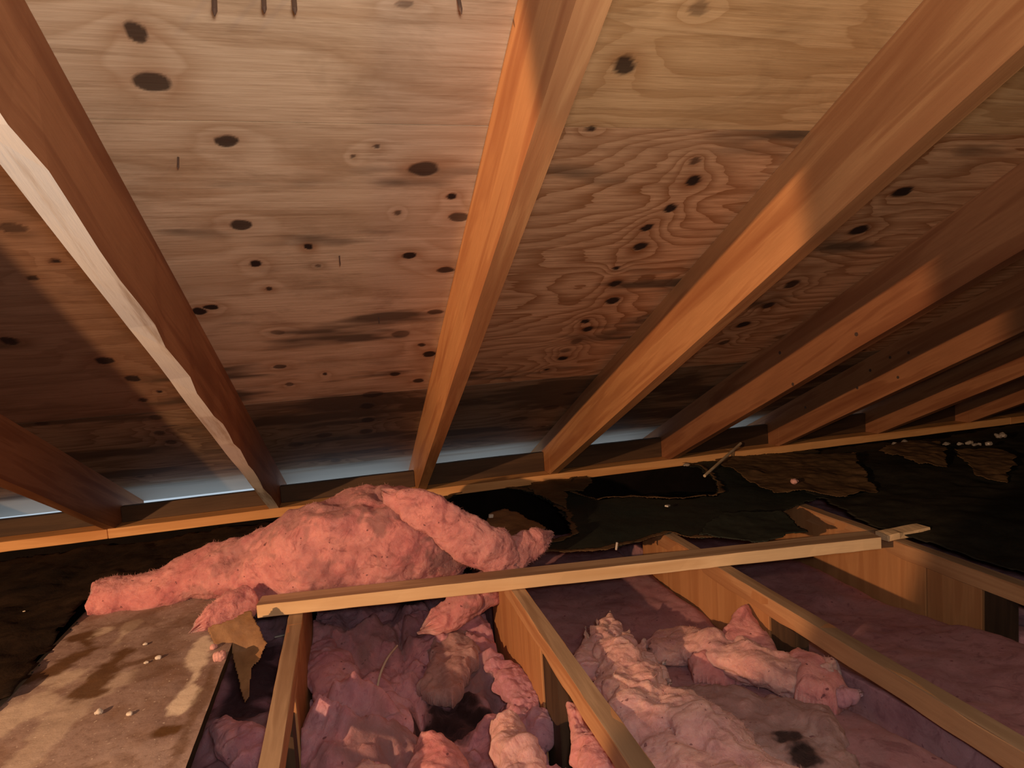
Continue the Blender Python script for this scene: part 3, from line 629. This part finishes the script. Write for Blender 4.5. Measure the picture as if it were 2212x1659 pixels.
c3 = scrapz('insulation_scrap', WOOL_PEACH, [(1400, 1400, -.885, .06, .025), (1500, 1400, -.865, .085, .035), (1590, 1425, -.85, .10, .050), (1680, 1450, -.84, .10, .055), (1760, 1465, -.835, .08, .050), (1800, 1470, -.835, .06, .045)],
       'crumpled peach and salmon lump with a peak, leaning on the joist under the pale strip', seed=29, amp=.030, fs=8, n=150, m=120, fray=(.01, .02), blunt=(.6, .3))
slab('insulation_peak', WOOL_SALMON, [(1478, 1412), (1530, 1385), (1560, 1345), (1585, 1306), (1602, 1288), (1618, 1300), (1650, 1345), (1690, 1402), (1712, 1440), (1680, 1470), (1560, 1460), (1500, 1440)], -.815, .40, 1.40, .035, .03, 31, None, c3, jit=.006, amp=.012)
slab('insulation_end', WOOL_SALMON, [(1690, 1398), (1728, 1386), (1775, 1412), (1820, 1440), (1832, 1468), (1815, 1492), (1770, 1488), (1715, 1468)], -.795, 0, 1.2, .055, .03, 34, None, c3, jit=.005, amp=.010)
scrapz('insulation_tail', WOOL_ROSE, [(1780, 1485, -.835, .035, .026), (1825, 1506, -.825, .022, .016), (1856, 1498, -.815, .006, .007)], None, c3, seed=35, amp=.008, fs=13, n=50, m=40, blunt=(.5, .1), fray=(0, .01))
rs_ = random.Random(3)
for k, (px, py, dx, dy) in enumerate([(1275, 1400, -10, -45), (1290, 1385, 0, -45), (1308, 1372, 10, -50), (1322, 1378, 12, -38), (1380, 1420, 12, -38), (1395, 1440, 18, -30), (1415, 1462, 20, -30), (1268, 1425, -10, -25), (1345, 1392, 14, -30), (1430, 1490, 16, -18)]):
    scrapz('torn_tuft', WOOL_PEACH, [(px, py+28, -.815, .030, .022), (px+dx*.5, py+dy*.35, -.805, .020, .012), (px+dx, py+dy, -.80, .001, .001)], None, c1, seed=90+k, amp=.011, fs=20, n=36, m=28, fray=(0, .012), blunt=(.5, .05))
fuzz(c1, FIB, 4000, .009, 21); fuzz(c3, FIB, 3000, .008, 23)
# pieces in the messy bay
slab('insulation_scrap', WOOL_SALMON, [(885, 1585), (905, 1562), (950, 1564), (985, 1588), (1005, 1625), (1022, 1680), (1030, 1760), (900, 1760), (878, 1650)], -.862, 0, 1.2, .05, .05, 41, 'bright pink scrap at the bottom edge just below the black hole', jit=.009, amp=.022)
scrapz('insulation_scrap', WOOL_PEACH, [(1098, 1568, -.91, .022, .024), (1105, 1605, -.90, .036, .034), (1118, 1650, -.89, .042, .038), (1135, 1710, -.89, .05, .04)], 'peach scrap right of the black hole near the middle joist', seed=43, amp=.016, fs=13, n=100, m=90, fray=(.02, .0))
slab('insulation_scrap', WOOL_PEACH, [(738, 1662), (768, 1640), (802, 1628), (845, 1640), (885, 1668), (905, 1760), (720, 1760)], -.86, 0, 1.1, .045, .03, 45, 'pale peach scrap cut off by the bottom edge left of the black hole', jit=.006)
slab('insulation_scrap', WOOL_GREY, [(925, 1372), (970, 1352), (1022, 1358), (1040, 1392), (1015, 1425), (1005, 1462), (985, 1496), (935, 1488), (900, 1466), (925, 1420)], -.93, 0, 1.4, .04, .03, 47, 'greyish pink slab just above the black hole', jit=.010, amp=.02)
scrapz('insulation_scrap', WOOL_ROSE, [(1060, 1430, -.97, .03, .02), (1100, 1465, -.95, .05, .03), (1130, 1520, -.95, .04, .03), (1175, 1590, -.95, .03, .03)], 'rose scrap pressed against the side of the middle joist', seed=49, amp=.016, fs=14, n=90, m=80)
scrapz('insulation_scrap', WOOL_ROSE, [(690, 1370, -.93, .05, .03), (705, 1440, -.92, .06, .04), (745, 1530, -.92, .07, .04), (800, 1570, -.93, .06, .035), (880, 1560, -.95, .04, .03)], 'long rose-pink fold left of the black hole beside the joist', seed=51, amp=.018, fs=10, n=130, m=110)
scrapz('insulation_scrap', WOOL_ROSE, [(470, 1575, -.89, .03, .03), (520, 1600, -.885, .045, .035), (545, 1650, -.885, .04, .03)], 'pinkish lump at the bottom of the narrow gap beside the stained board', seed=53, amp=.012, fs=14, n=80, m=80)
scrapz('insulation_scrap', WOOL_SALMON, [(1215, 1490, -.86, .008, .010), (1245, 1560, -.87, .020, .03), (1280, 1630, -.86, .035, .035), (1310, 1700, -.86, .04, .04)], 'salmon scrap poking out under the rail of the middle joist', seed=55, amp=.012, fs=15, n=90, m=80, fray=(.02, 0))

# ------------------------------------------------------------------ black paper and kraft
def paper(name, mat, poly, zf, holes=(), res=.006, jit=.010, seed=0, thick=.0016, ring=None, parent=None):
    poly = [p[:2] for p in poly]; A = np.array(poly); lo, hi = A.min(0)-.02, A.max(0)+.02
    nx, ny = int((hi[0]-lo[0])/res)+2, int((hi[1]-lo[1])/res)+2
    X, Y = np.meshgrid(np.linspace(lo[0], hi[0], nx), np.linspace(lo[1], hi[1], ny), indexing='ij')
    P = np.stack([X, Y], -1); J = P+jit*np.stack([fbm(xyz(X*22, Y*22, 1), seed, 3), fbm(xyz(X*22, Y*22, 5), seed+3, 3)], -1)
    ok = inside(J, poly)
    for h in holes:
        hp = [q[:2] for q in h]; ok &= ~inside(J, hp)
    if ring is not None:
        rp_ = [q[:2] for q in ring[0]]; dj = dist(J, rp_)+.008*fbm(xyz(X*30, Y*30, 2), seed+7, 3); ok &= (dj < ring[1])
    Z = zf(X, Y); a = np.arange(nx*ny).reshape(nx, ny)
    k = ok[:-1, :-1] & ok[1:, :-1] & ok[1:, 1:] & ok[:-1, 1:]
    F = np.stack([a[:-1, :-1], a[1:, :-1], a[1:, 1:], a[:-1, 1:]], -1)[k]
    used = np.unique(F); mp = -np.ones(nx*ny, int); mp[used] = np.arange(len(used))
    V = np.stack([X, Y, Z], -1).reshape(-1, 3)[used]
    o = link(name, V, mp[F], mat, parent, smooth=True, base=True)
    s_ = o.modifiers.new('thickness', 'SOLIDIFY'); s_.thickness = thick; s_.offset = 0
    return o
def zp(*pp, z=GJ): return [tuple(onz(x, y, z)) for x, y in pp]
ZS = lambda b, a, s, k=3.: (lambda X, Y: b+a*fbm(xyz(X*k, Y*k, s), s, 4)+.25*a*fbm(xyz(X*k*6, Y*k*6, s), s+3, 2))
hole1 = zp((958, 1092), (1010, 1070), (1075, 1062), (1150, 1070), (1195, 1090), (1222, 1120), (1232, 1158), (1180, 1170), (1090, 1150), (1000, 1130), z=-.725)
hole2 = zp((1265, 1025), (1300, 1008), (1360, 1010), (1450, 1012), (1510, 1018), (1548, 1045), (1548, 1072), (1450, 1078), (1370, 1072), (1290, 1078), (1230, 1062), z=-.725)
fcen = zp((860, 1240), (1180, 1196), (1300, 1194), (1380, 1172), (1440, 1150), (1500, 1166), (1600, 1164), (1700, 1158), (1745, 1148), (1690, 1108), (1800, 1102), z=-.728)
fcen = fcen[:-1]+[tuple(onz(1840, 1060, -.728)), (2.3, 2.775, 0), (.2, 2.775, 0)]
zc = lambda X, Y: -.724+.006*fbm(xyz(X*4, Y*4, 2), 4, 4)+.02*np.clip((Y-2.5)/.27, 0, 1)
fe = paper('felt_paper', FELT_GREEN, fcen, zc, [hole1, hole2], res=.007, seed=2, jit=.012)
tag(fe, 'sheet of black felt paper with two torn holes, between the plate and the pale strip', 'black paper')
paper('torn_kraft_edge', KRAFT_DARK, [(h[0]*1, h[1]) for h in zp((880, 1240), (1270, 1200), (1270, 985), (880, 1030))], lambda X, Y: zc(X, Y)+.004+.006*np.abs(fbm(xyz(X*9, Y*9, 2), 5, 2)), [hole1], ring=(hole1, .030), seed=4, parent=fe)
paper('torn_kraft_edge', KRAFT_DARK, zp((1180, 1100), (1600, 1100), (1600, 985), (1180, 985)), lambda X, Y: zc(X, Y)+.005+.006*np.abs(fbm(xyz(X*9, Y*9, 3), 6, 2)), [hole2], ring=(hole2, .022), seed=6, parent=fe)
front = [tuple(p[:2]) for p in fcen[:9]]
dline = front+front[::-1]
paper('torn_kraft_edge', KRAFT_DARK, [(p[0], p[1]+.02) for p in front]+[(p[0], p[1]-.012) for p in front[::-1]], lambda X, Y: zc(X, Y)+.003, seed=9, res=.005, jit=.008, parent=fe)
pr_ = zp((1900, 1146), (1985, 1164), (2120, 1212), (2230, 1246), z=-.725)
o = paper('felt_paper', FELT, [(pr_[0][0], pr_[0][1], 0), (JXR[3]+.01, 1.45, 0), (JXR[3]+.01, 1.05, 0), (3.2, .9, 0), (4.6, 1.2, 0), (4.6, 2.775, 0), (2.32, 2.775, 0), (1.75, 2.2, 0)],
          ZS(-.716, .012, 12), res=.012, seed=12); tag(o, 'wide black felt paper covering the floor at the right, beyond the farthest joist', 'black paper')
o = paper('felt_paper', FELT_BROWN, [(-3.4, 2.775, 0), (.18, 2.775, 0), (.10, 2.17, 0), (-.70, 2.18, 0), (-.80, 2.12, 0), (-.77, 1.6, 0), (-.77, .7, 0), (-3.4, .7, 0)], lambda X, Y: -.724+.018*fbm(xyz(X*5, Y*5, 3), 14, 4)+.004*fbm(xyz(X*30, Y*30, 3), 15, 3), res=.011, seed=14, jit=.02)
tag(o, 'brownish black fibrous paper behind the pink roll at the left', 'black paper')

def flap(name, mat, pix, z, tilt, label, seed=0, curl=.02, cat='kraft paper', thick=.0018, group=None, jit=.010):
    P = zp(*pix, z=z); cx = np.mean([p[0] for p in P]); cy_ = np.mean([p[1] for p in P])
    f = lambda X, Y: z+tilt[0]*(X-cx)+tilt[1]*(Y-cy_)+curl*fbm(xyz(X*6, Y*6, seed), seed, 3)+.15*curl*fbm(xyz(X*35, Y*35, seed), seed+2, 2)
    return tag(paper(name, mat, P, f, res=.005, seed=seed, jit=jit, thick=thick), label, cat, group)
flap('kraft_paper_flap', KRAFT, [(1045, 1132), (1062, 1112), (1100, 1108), (1150, 1122), (1180, 1138), (1140, 1152), (1128, 1166), (1060, 1158)], -.690, (0, .05), 'brown kraft paper flap beside the pink roll tip, at the left torn hole', 31, .012)
flap('kraft_paper_flap', KRAFT_DARK, [(1165, 1030), (1205, 1018), (1268, 1022), (1278, 1040), (1262, 1056), (1222, 1060), (1228, 1090), (1190, 1082), (1140, 1054)], -.700, (0, .05), 'torn brown paper bridging the two black holes below the plate', 33, .010)
flap('kraft_paper_flap', KRAFT_DARK, [(1540, 992), (1700, 982), (1850, 985), (1862, 1010), (1898, 1052), (1830, 1070), (1740, 1062), (1672, 1066), (1600, 1030)], -.700, (0, .03), 'large dull brown paper sheet with a pink crumb, below the plate at the right', 35, .012)
flap('kraft_paper_flap', KRAFT_DARK, [(1900, 975), (1960, 958), (2030, 950), (2044, 975), (2048, 1000), (1980, 1000)], -.690, (0, .04), 'upturned brown paper scrap beside the glinting plastic', 37, .015)
flap('kraft_paper_flap', KRAFT_DARK, [(2060, 975), (2150, 972), (2200, 990), (2170, 1030), (2110, 1022)], -.692, (0, .04), 'brown paper scrap at the right edge below the glinting plastic', 39, .015)
flap('felt_paper_fold', FELT_GREEN, [(1505, 1152), (1560, 1112), (1688, 1108), (1748, 1148), (1690, 1158), (1640, 1168)], -.700, (0, .05), 'dark green-black fold of felt paper pointing at the farthest right joist', 43, .008, 'black paper', .003)
# kraft facing hanging below the left end of the strip
kp = [ony(442, 1362, 1.70), ony(480, 1345, 1.72), ony(545, 1308, 1.76), ony(562, 1345, 1.72), ony(578, 1385, 1.70), ony(560, 1420, 1.68), ony(545, 1440, 1.66), ony(540, 1500, 1.62), ony(528, 1520, 1.60), ony(515, 1460, 1.64), ony(500, 1418, 1.66), ony(470, 1412, 1.68), ony(455, 1390, 1.69)]
def hang(name, mat, P, label, seed, curl=.015):
    P = np.array(P); q = [(p[0], p[2]) for p in P]; my, mz = P[:, 1].mean(), P[:, 2].mean(); k = np.polyfit(P[:, 2], P[:, 1], 1)
    o = paper(name, mat, q, lambda X, Y: 0*X, res=.0028, seed=seed, jit=.0045); me = o.data; L = np.array(o.location)
    for v in me.vertices:
        x, zz = v.co.x+L[0], v.co.y+L[1]
        y = float(np.polyval(k, zz))+curl*float(fbm(np.array([x*12, zz*12, seed*1.]), seed, 3)); v.co = (x-P[:, 0].mean(), y-my, zz-P[:, 2].min())
    o.location = (P[:, 0].mean(), my, P[:, 2].min()); me.update(); return tag(o, label, 'kraft paper')
hang('kraft_paper_flap', KRAFT, kp, 'brown kraft facing hanging into the gap at the left end of the pale strip', 41)

# ---- stained board on the lower left
def board():
    P = [(-.335, .70), (-.335, 1.98), (-.40, 2.12), (-.70, 2.16), (-.79, 2.10), (-.785, 1.6), (-.79, .70)]
    res = .006; X, Y = np.meshgrid(np.arange(-.84, -.334, res), np.arange(.70, 2.17, res), indexing='ij'); X = X-X.max()-.335
    Q = np.stack([X, Y], -1); J = Q+.008*np.stack([fbm(xyz(X*14, Y*14, 1), 3, 3), fbm(xyz(X*14, Y*14, 4), 6, 3)], -1)*(np.clip((-.345-X)*6, 0, 1))[..., None]
    ok = inside(J, P) | ((X > -.36) & (Y < 1.98))
    def blobs(L, nz):
        r = np.zeros(X.shape)
        for (pts, rad, k) in L:
            pl = [onz(x, y, GJ) for x, y in pts]; d = np.full(X.shape, 9.)
            for a, b in zip(pl[:-1], pl[1:]):
                a, b = a[:2], b[:2]; ab = b-a; t = np.clip(((Q-a)@ab)/(ab@ab+1e-12), 0, 1); d = np.minimum(d, np.linalg.norm(Q-a-t[..., None]*ab, axis=-1))
            r = np.maximum(r, min(1, k*1.25)*np.clip((1.2-d/rad-nz*fbm(xyz(X*13, Y*13, 2), 8, 5, g=.62))*1.8, 0, 1))
        return r
    pale = blobs([([(440, 1378), (425, 1450), (405, 1500), (388, 1530)], .016, .85), ([(190, 1380), (225, 1362)], .016, .6), ([(255, 1385), (285, 1345)], .015, .5), ([(20, 1560), (90, 1490), (150, 1470)], .045, .45), ([(110, 1470), (60, 1520)], .03, .4), ([(60, 1640), (180, 1500), (240, 1470)], .03, .3)], .8)  # pale stain streaks, plus stripes of light painted as pale colour
    brown = blobs([([(345, 1585), (375, 1580)], .020, .85), ([(190, 1490), (235, 1440), (262, 1415)], .030, .75), ([(255, 1440), (330, 1420)], .016, .6), ([(370, 1655), (450, 1480)], .012, .45), ([(170, 1380), (200, 1400), (60, 1470)], .035, .75), ([(300, 1345), (430, 1335)], .05, .35), ([(340, 1370), (330, 1450)], .03, .3), ([(460, 1440), (440, 1520)], .012, .4)], .7)  # brown stains, plus a dark wedge and a darker upper left
    Z = GJ+.0008*fbm(xyz(X*30, Y*30, 1), 5, 2)-.0
    nx, ny = X.shape; a = np.arange(nx*ny).reshape(nx, ny); k = ok[:-1, :-1] & ok[1:, :-1] & ok[1:, 1:] & ok[:-1, 1:]
    F = np.stack([a[:-1, :-1], a[1:, :-1], a[1:, 1:], a[:-1, 1:]], -1)[k]; used = np.unique(F); mp = -np.ones(nx*ny, int); mp[used] = np.arange(len(used))
    V = np.stack([X, Y, Z], -1).reshape(-1, 3)[used]
    o = link('stained_board', V, mp[F], BOARD, attrs=dict(pale=pale.ravel()[used], brown=brown.ravel()[used]), base=True)
    o.data.materials.append(FELT); s_ = o.modifiers.new('thickness', 'SOLIDIFY'); s_.thickness = .020; s_.offset = -1; s_.material_offset_rim = 1; s_.material_offset = 1
    return tag(o, 'water-stained greyish brown board with a black edge at the lower left', 'board')
board()

# ------------------------------------------------------------------ small things
def rod(name, mat, p0, p1, r, parent=None, n=10, tip=False):
    p0, p1 = np.array(p0, float), np.array(p1, float); t = p1-p0; L = np.linalg.norm(t); t /= L
    s = np.cross(t, [.3, .9, .2]); s /= np.linalg.norm(s); u = np.cross(s, t); V = []
    rings = [(0, r*1.0), (.8, r*1.0), (1, r*.25)] if tip else [(0, r), (1, r)]
    for f, rr in rings:
        for k in range(n): V.append(p0+t*L*f+rr*(s*math.cos(2*math.pi*k/n)+u*math.sin(2*math.pi*k/n)))
    F = [(i*n+k, i*n+(k+1) % n, (i+1)*n+(k+1) % n, (i+1)*n+k) for i in range(len(rings)-1) for k in range(n)]+[tuple(range(n))[::-1], tuple(range((len(rings)-1)*n, len(rings)*n))]
    return link(name, np.array(V)-p0, F, mat, parent, loc=p0)
nr = np.array([0, -SA_, -CA])
for (px, py, ln, rr, lb) in [(463, -20, .040, .0030, 'leftmost of three nails sticking down through the sheathing at the top edge'), (569, -20, .036, .0028, 'middle one of three nails sticking down through the sheathing at the top edge'),
                         (634, -20, .038, .0030, 'rightmost of three nails sticking down through the sheathing at the top edge'), (988, -18, .038, .0024, 'nail sticking down at the top edge left of the middle rafter'),
                         (385, 340, .022, .0016, 'single nail tip between the upper knots right of the pale-edged rafter'), (733, 553, .024, .0015, 'faint nail tip in the middle of the tan plywood sheet'), (818, 686, .018, .0014, 'faint nail tip just above a large knot left of the middle rafter')]:
    p = onroof(px, py); tag(rod('nail', NAIL, p-nr*.001, p+nr*ln, rr, tip=True), lb, 'nail', 'nails poking through the sheathing')
for i, pts in {5: [(2035, 650), (1925, 735), (1963, 762), (1923, 772), (1880, 800), (1740, 880), (1852, 838), (1940, 815)], 4: [(1685, 762), (1713, 830), (1850, 722)]}.items():
    for (px, py) in pts:
        p = onx(px, py, rx(i))
        kth = sorted(pts).index((px, py)); od = ['first', 'second', 'third', 'fourth', 'fifth', 'sixth', 'seventh', 'eighth'][kth]
        tag(rod('nail', NAIL, p+np.array([.002, 0, 0]), p-np.array([.0015, 0, 0]), .006), 'small nail, %s from left, in the %s rafter right of the widest' % (od, 'first' if i == 4 else 'second'), 'nail', 'nails in the rafter sides')
a, b = ony(1522, 1028, 2.56), ony(1600, 958, 2.84)
tag(rod('thin_stick', STICK, a, b, .007), 'thin pale stick leaning over the plate at the eave', 'stick')
def chip(px, py, z, sx_, sy_, sz, rot, label, mat=CHIP, name='wood_chip', cat='wood chip', group=None):
    p = onz(px, py, z); v, f = box(-sx_/2, sx_/2, -sy_/2, sy_/2, 0, sz); v = [(x+.12*sx_*math.sin(y*300+x*90), y+.1*sy_*math.cos(x*200), zz) for x, y, zz in v]
    o = link(name, v, f, mat, loc=p, rot=(.1, .15, rot)); bevel(o, .001, 1); return tag(o, label, cat, group)
chip(1441, 1094, -.712, .034, .014, .006, .8, 'white wood chip on the black paper below the right torn hole')
chip(1060, 1118, -.668, .018, .010, .012, .4, 'pale chip at the edge of the kraft flap', )
chip(604, 1375, -.92, .03, .006, .004, .5, 'pale splinter in the gap near the left end of the strip')
chip(1331, 1188, -.712, .006, .006, .025, .1, 'tiny upright splinter at the front edge of the black paper')
def crumb(px, py, z, r, label, seed, mat=PINKBIT, squash=.7, group=None):
    p = onz(px, py, z); return tag(lump('insulation_crumb' if mat is PINKBIT else 'debris_crumb', mat, [(p[0]-r, p[1], p[2]+r*.5, r*.5, r*.4), (p[0], p[1], p[2]+r*.6, r*.9, r*squash), (p[0]+r, p[1], p[2]+r*.5, r*.5, r*.4)], seed=seed, amp=r*.3, fs=60, n=16, m=16), label, 'crumb', group)
crumb(1717, 1044, -.693, .014, 'pink insulation crumb on the large dull brown paper sheet', 3)
crumb(475, 1425, GJ, .014, 'pink crumb on the stained board beside the hanging kraft', 5); crumb(462, 1402, GJ, .009, 'small pink crumb near the corner of the stained board', 8)
for k, (px, py, r) in enumerate([(314, 1394, .006), (316, 1434, .006), (342, 1424, .007), (214, 1543, .008), (280, 1545, .006), (88, 1346, .007), (60, 1400, .006), (52, 1322, .004)]):
    crumb(px, py, GJ, r, ['pale crumb nearest the pink roll on the stained board', 'pale crumb at the tip of the brown wedge mark', 'pale crumb right of the brown wedge mark', 'pale crumb in the middle of the stained board', 'pale crumb right of the middle one on the stained board', 'pale crumb on the black fibrous paper beside the stained board', 'pale crumb on the black paper farther from the roll', 'smallest pale crumb on the black paper at the left edge'][k], 60+k, CHIP, .6, 'crumbs scattered on the stained board')
for k, (px, py, s_) in enumerate([(1955, 958, .013), (1980, 961, .010), (2044, 960, .014), (2075, 960, .010), (2092, 957, .012), (2110, 961, .016), (2135, 960, .010), (2163, 942, .018), (1932, 962, .010), (1483, 1005, .010)]):
    p = onz(px, py, -.685); o = lump('plastic_scrap', PLASTIC, [(p[0]-s_*1.6, p[1], p[2], s_*.4, s_*.3), (p[0], p[1], p[2]+.004, s_, s_*.6), (p[0]+s_*1.6, p[1], p[2], s_*.4, s_*.3)], seed=80+k, amp=s_*.5, fs=50, n=18, m=18)
    tag(o, 'glinting scrap of clear plastic film, the one beside the thin pale stick' if px < 1500 else 'glinting scrap of clear plastic film, %s from the left in the row below the plate' % ['second', 'third', 'fourth', 'fifth', 'sixth', 'seventh', 'eighth', 'ninth', 'first'][k], 'plastic scrap', 'glinting plastic scraps')
# bent wire standing in the messy bay
wp = catmull([tuple(onz(812, 1500, -.93)), tuple(onz(822, 1455, -.90)), tuple(onz(838, 1420, -.885)), tuple(onz(858, 1395, -.89))], 24); V = []; 
for i, c in enumerate(wp):
    t = wp[min(i+1, 23)]-wp[max(i-1, 0)]; t /= np.linalg.norm(t); s = np.cross(t, [0, 0, 1.]); s /= np.linalg.norm(s); u = np.cross(s, t)
    for k in range(8): V.append(c+.0032*(s*math.cos(k*math.pi/4)+u*math.sin(k*math.pi/4)))
F = grid_faces(24, 8, True).tolist()+[tuple(range(8))[::-1], tuple(range(23*8, 24*8))]
tag(link('bent_wire', V, F, WIRE, smooth=True, base=True), 'thin beige bent wire lying on the crumpled pink batt', 'wire')
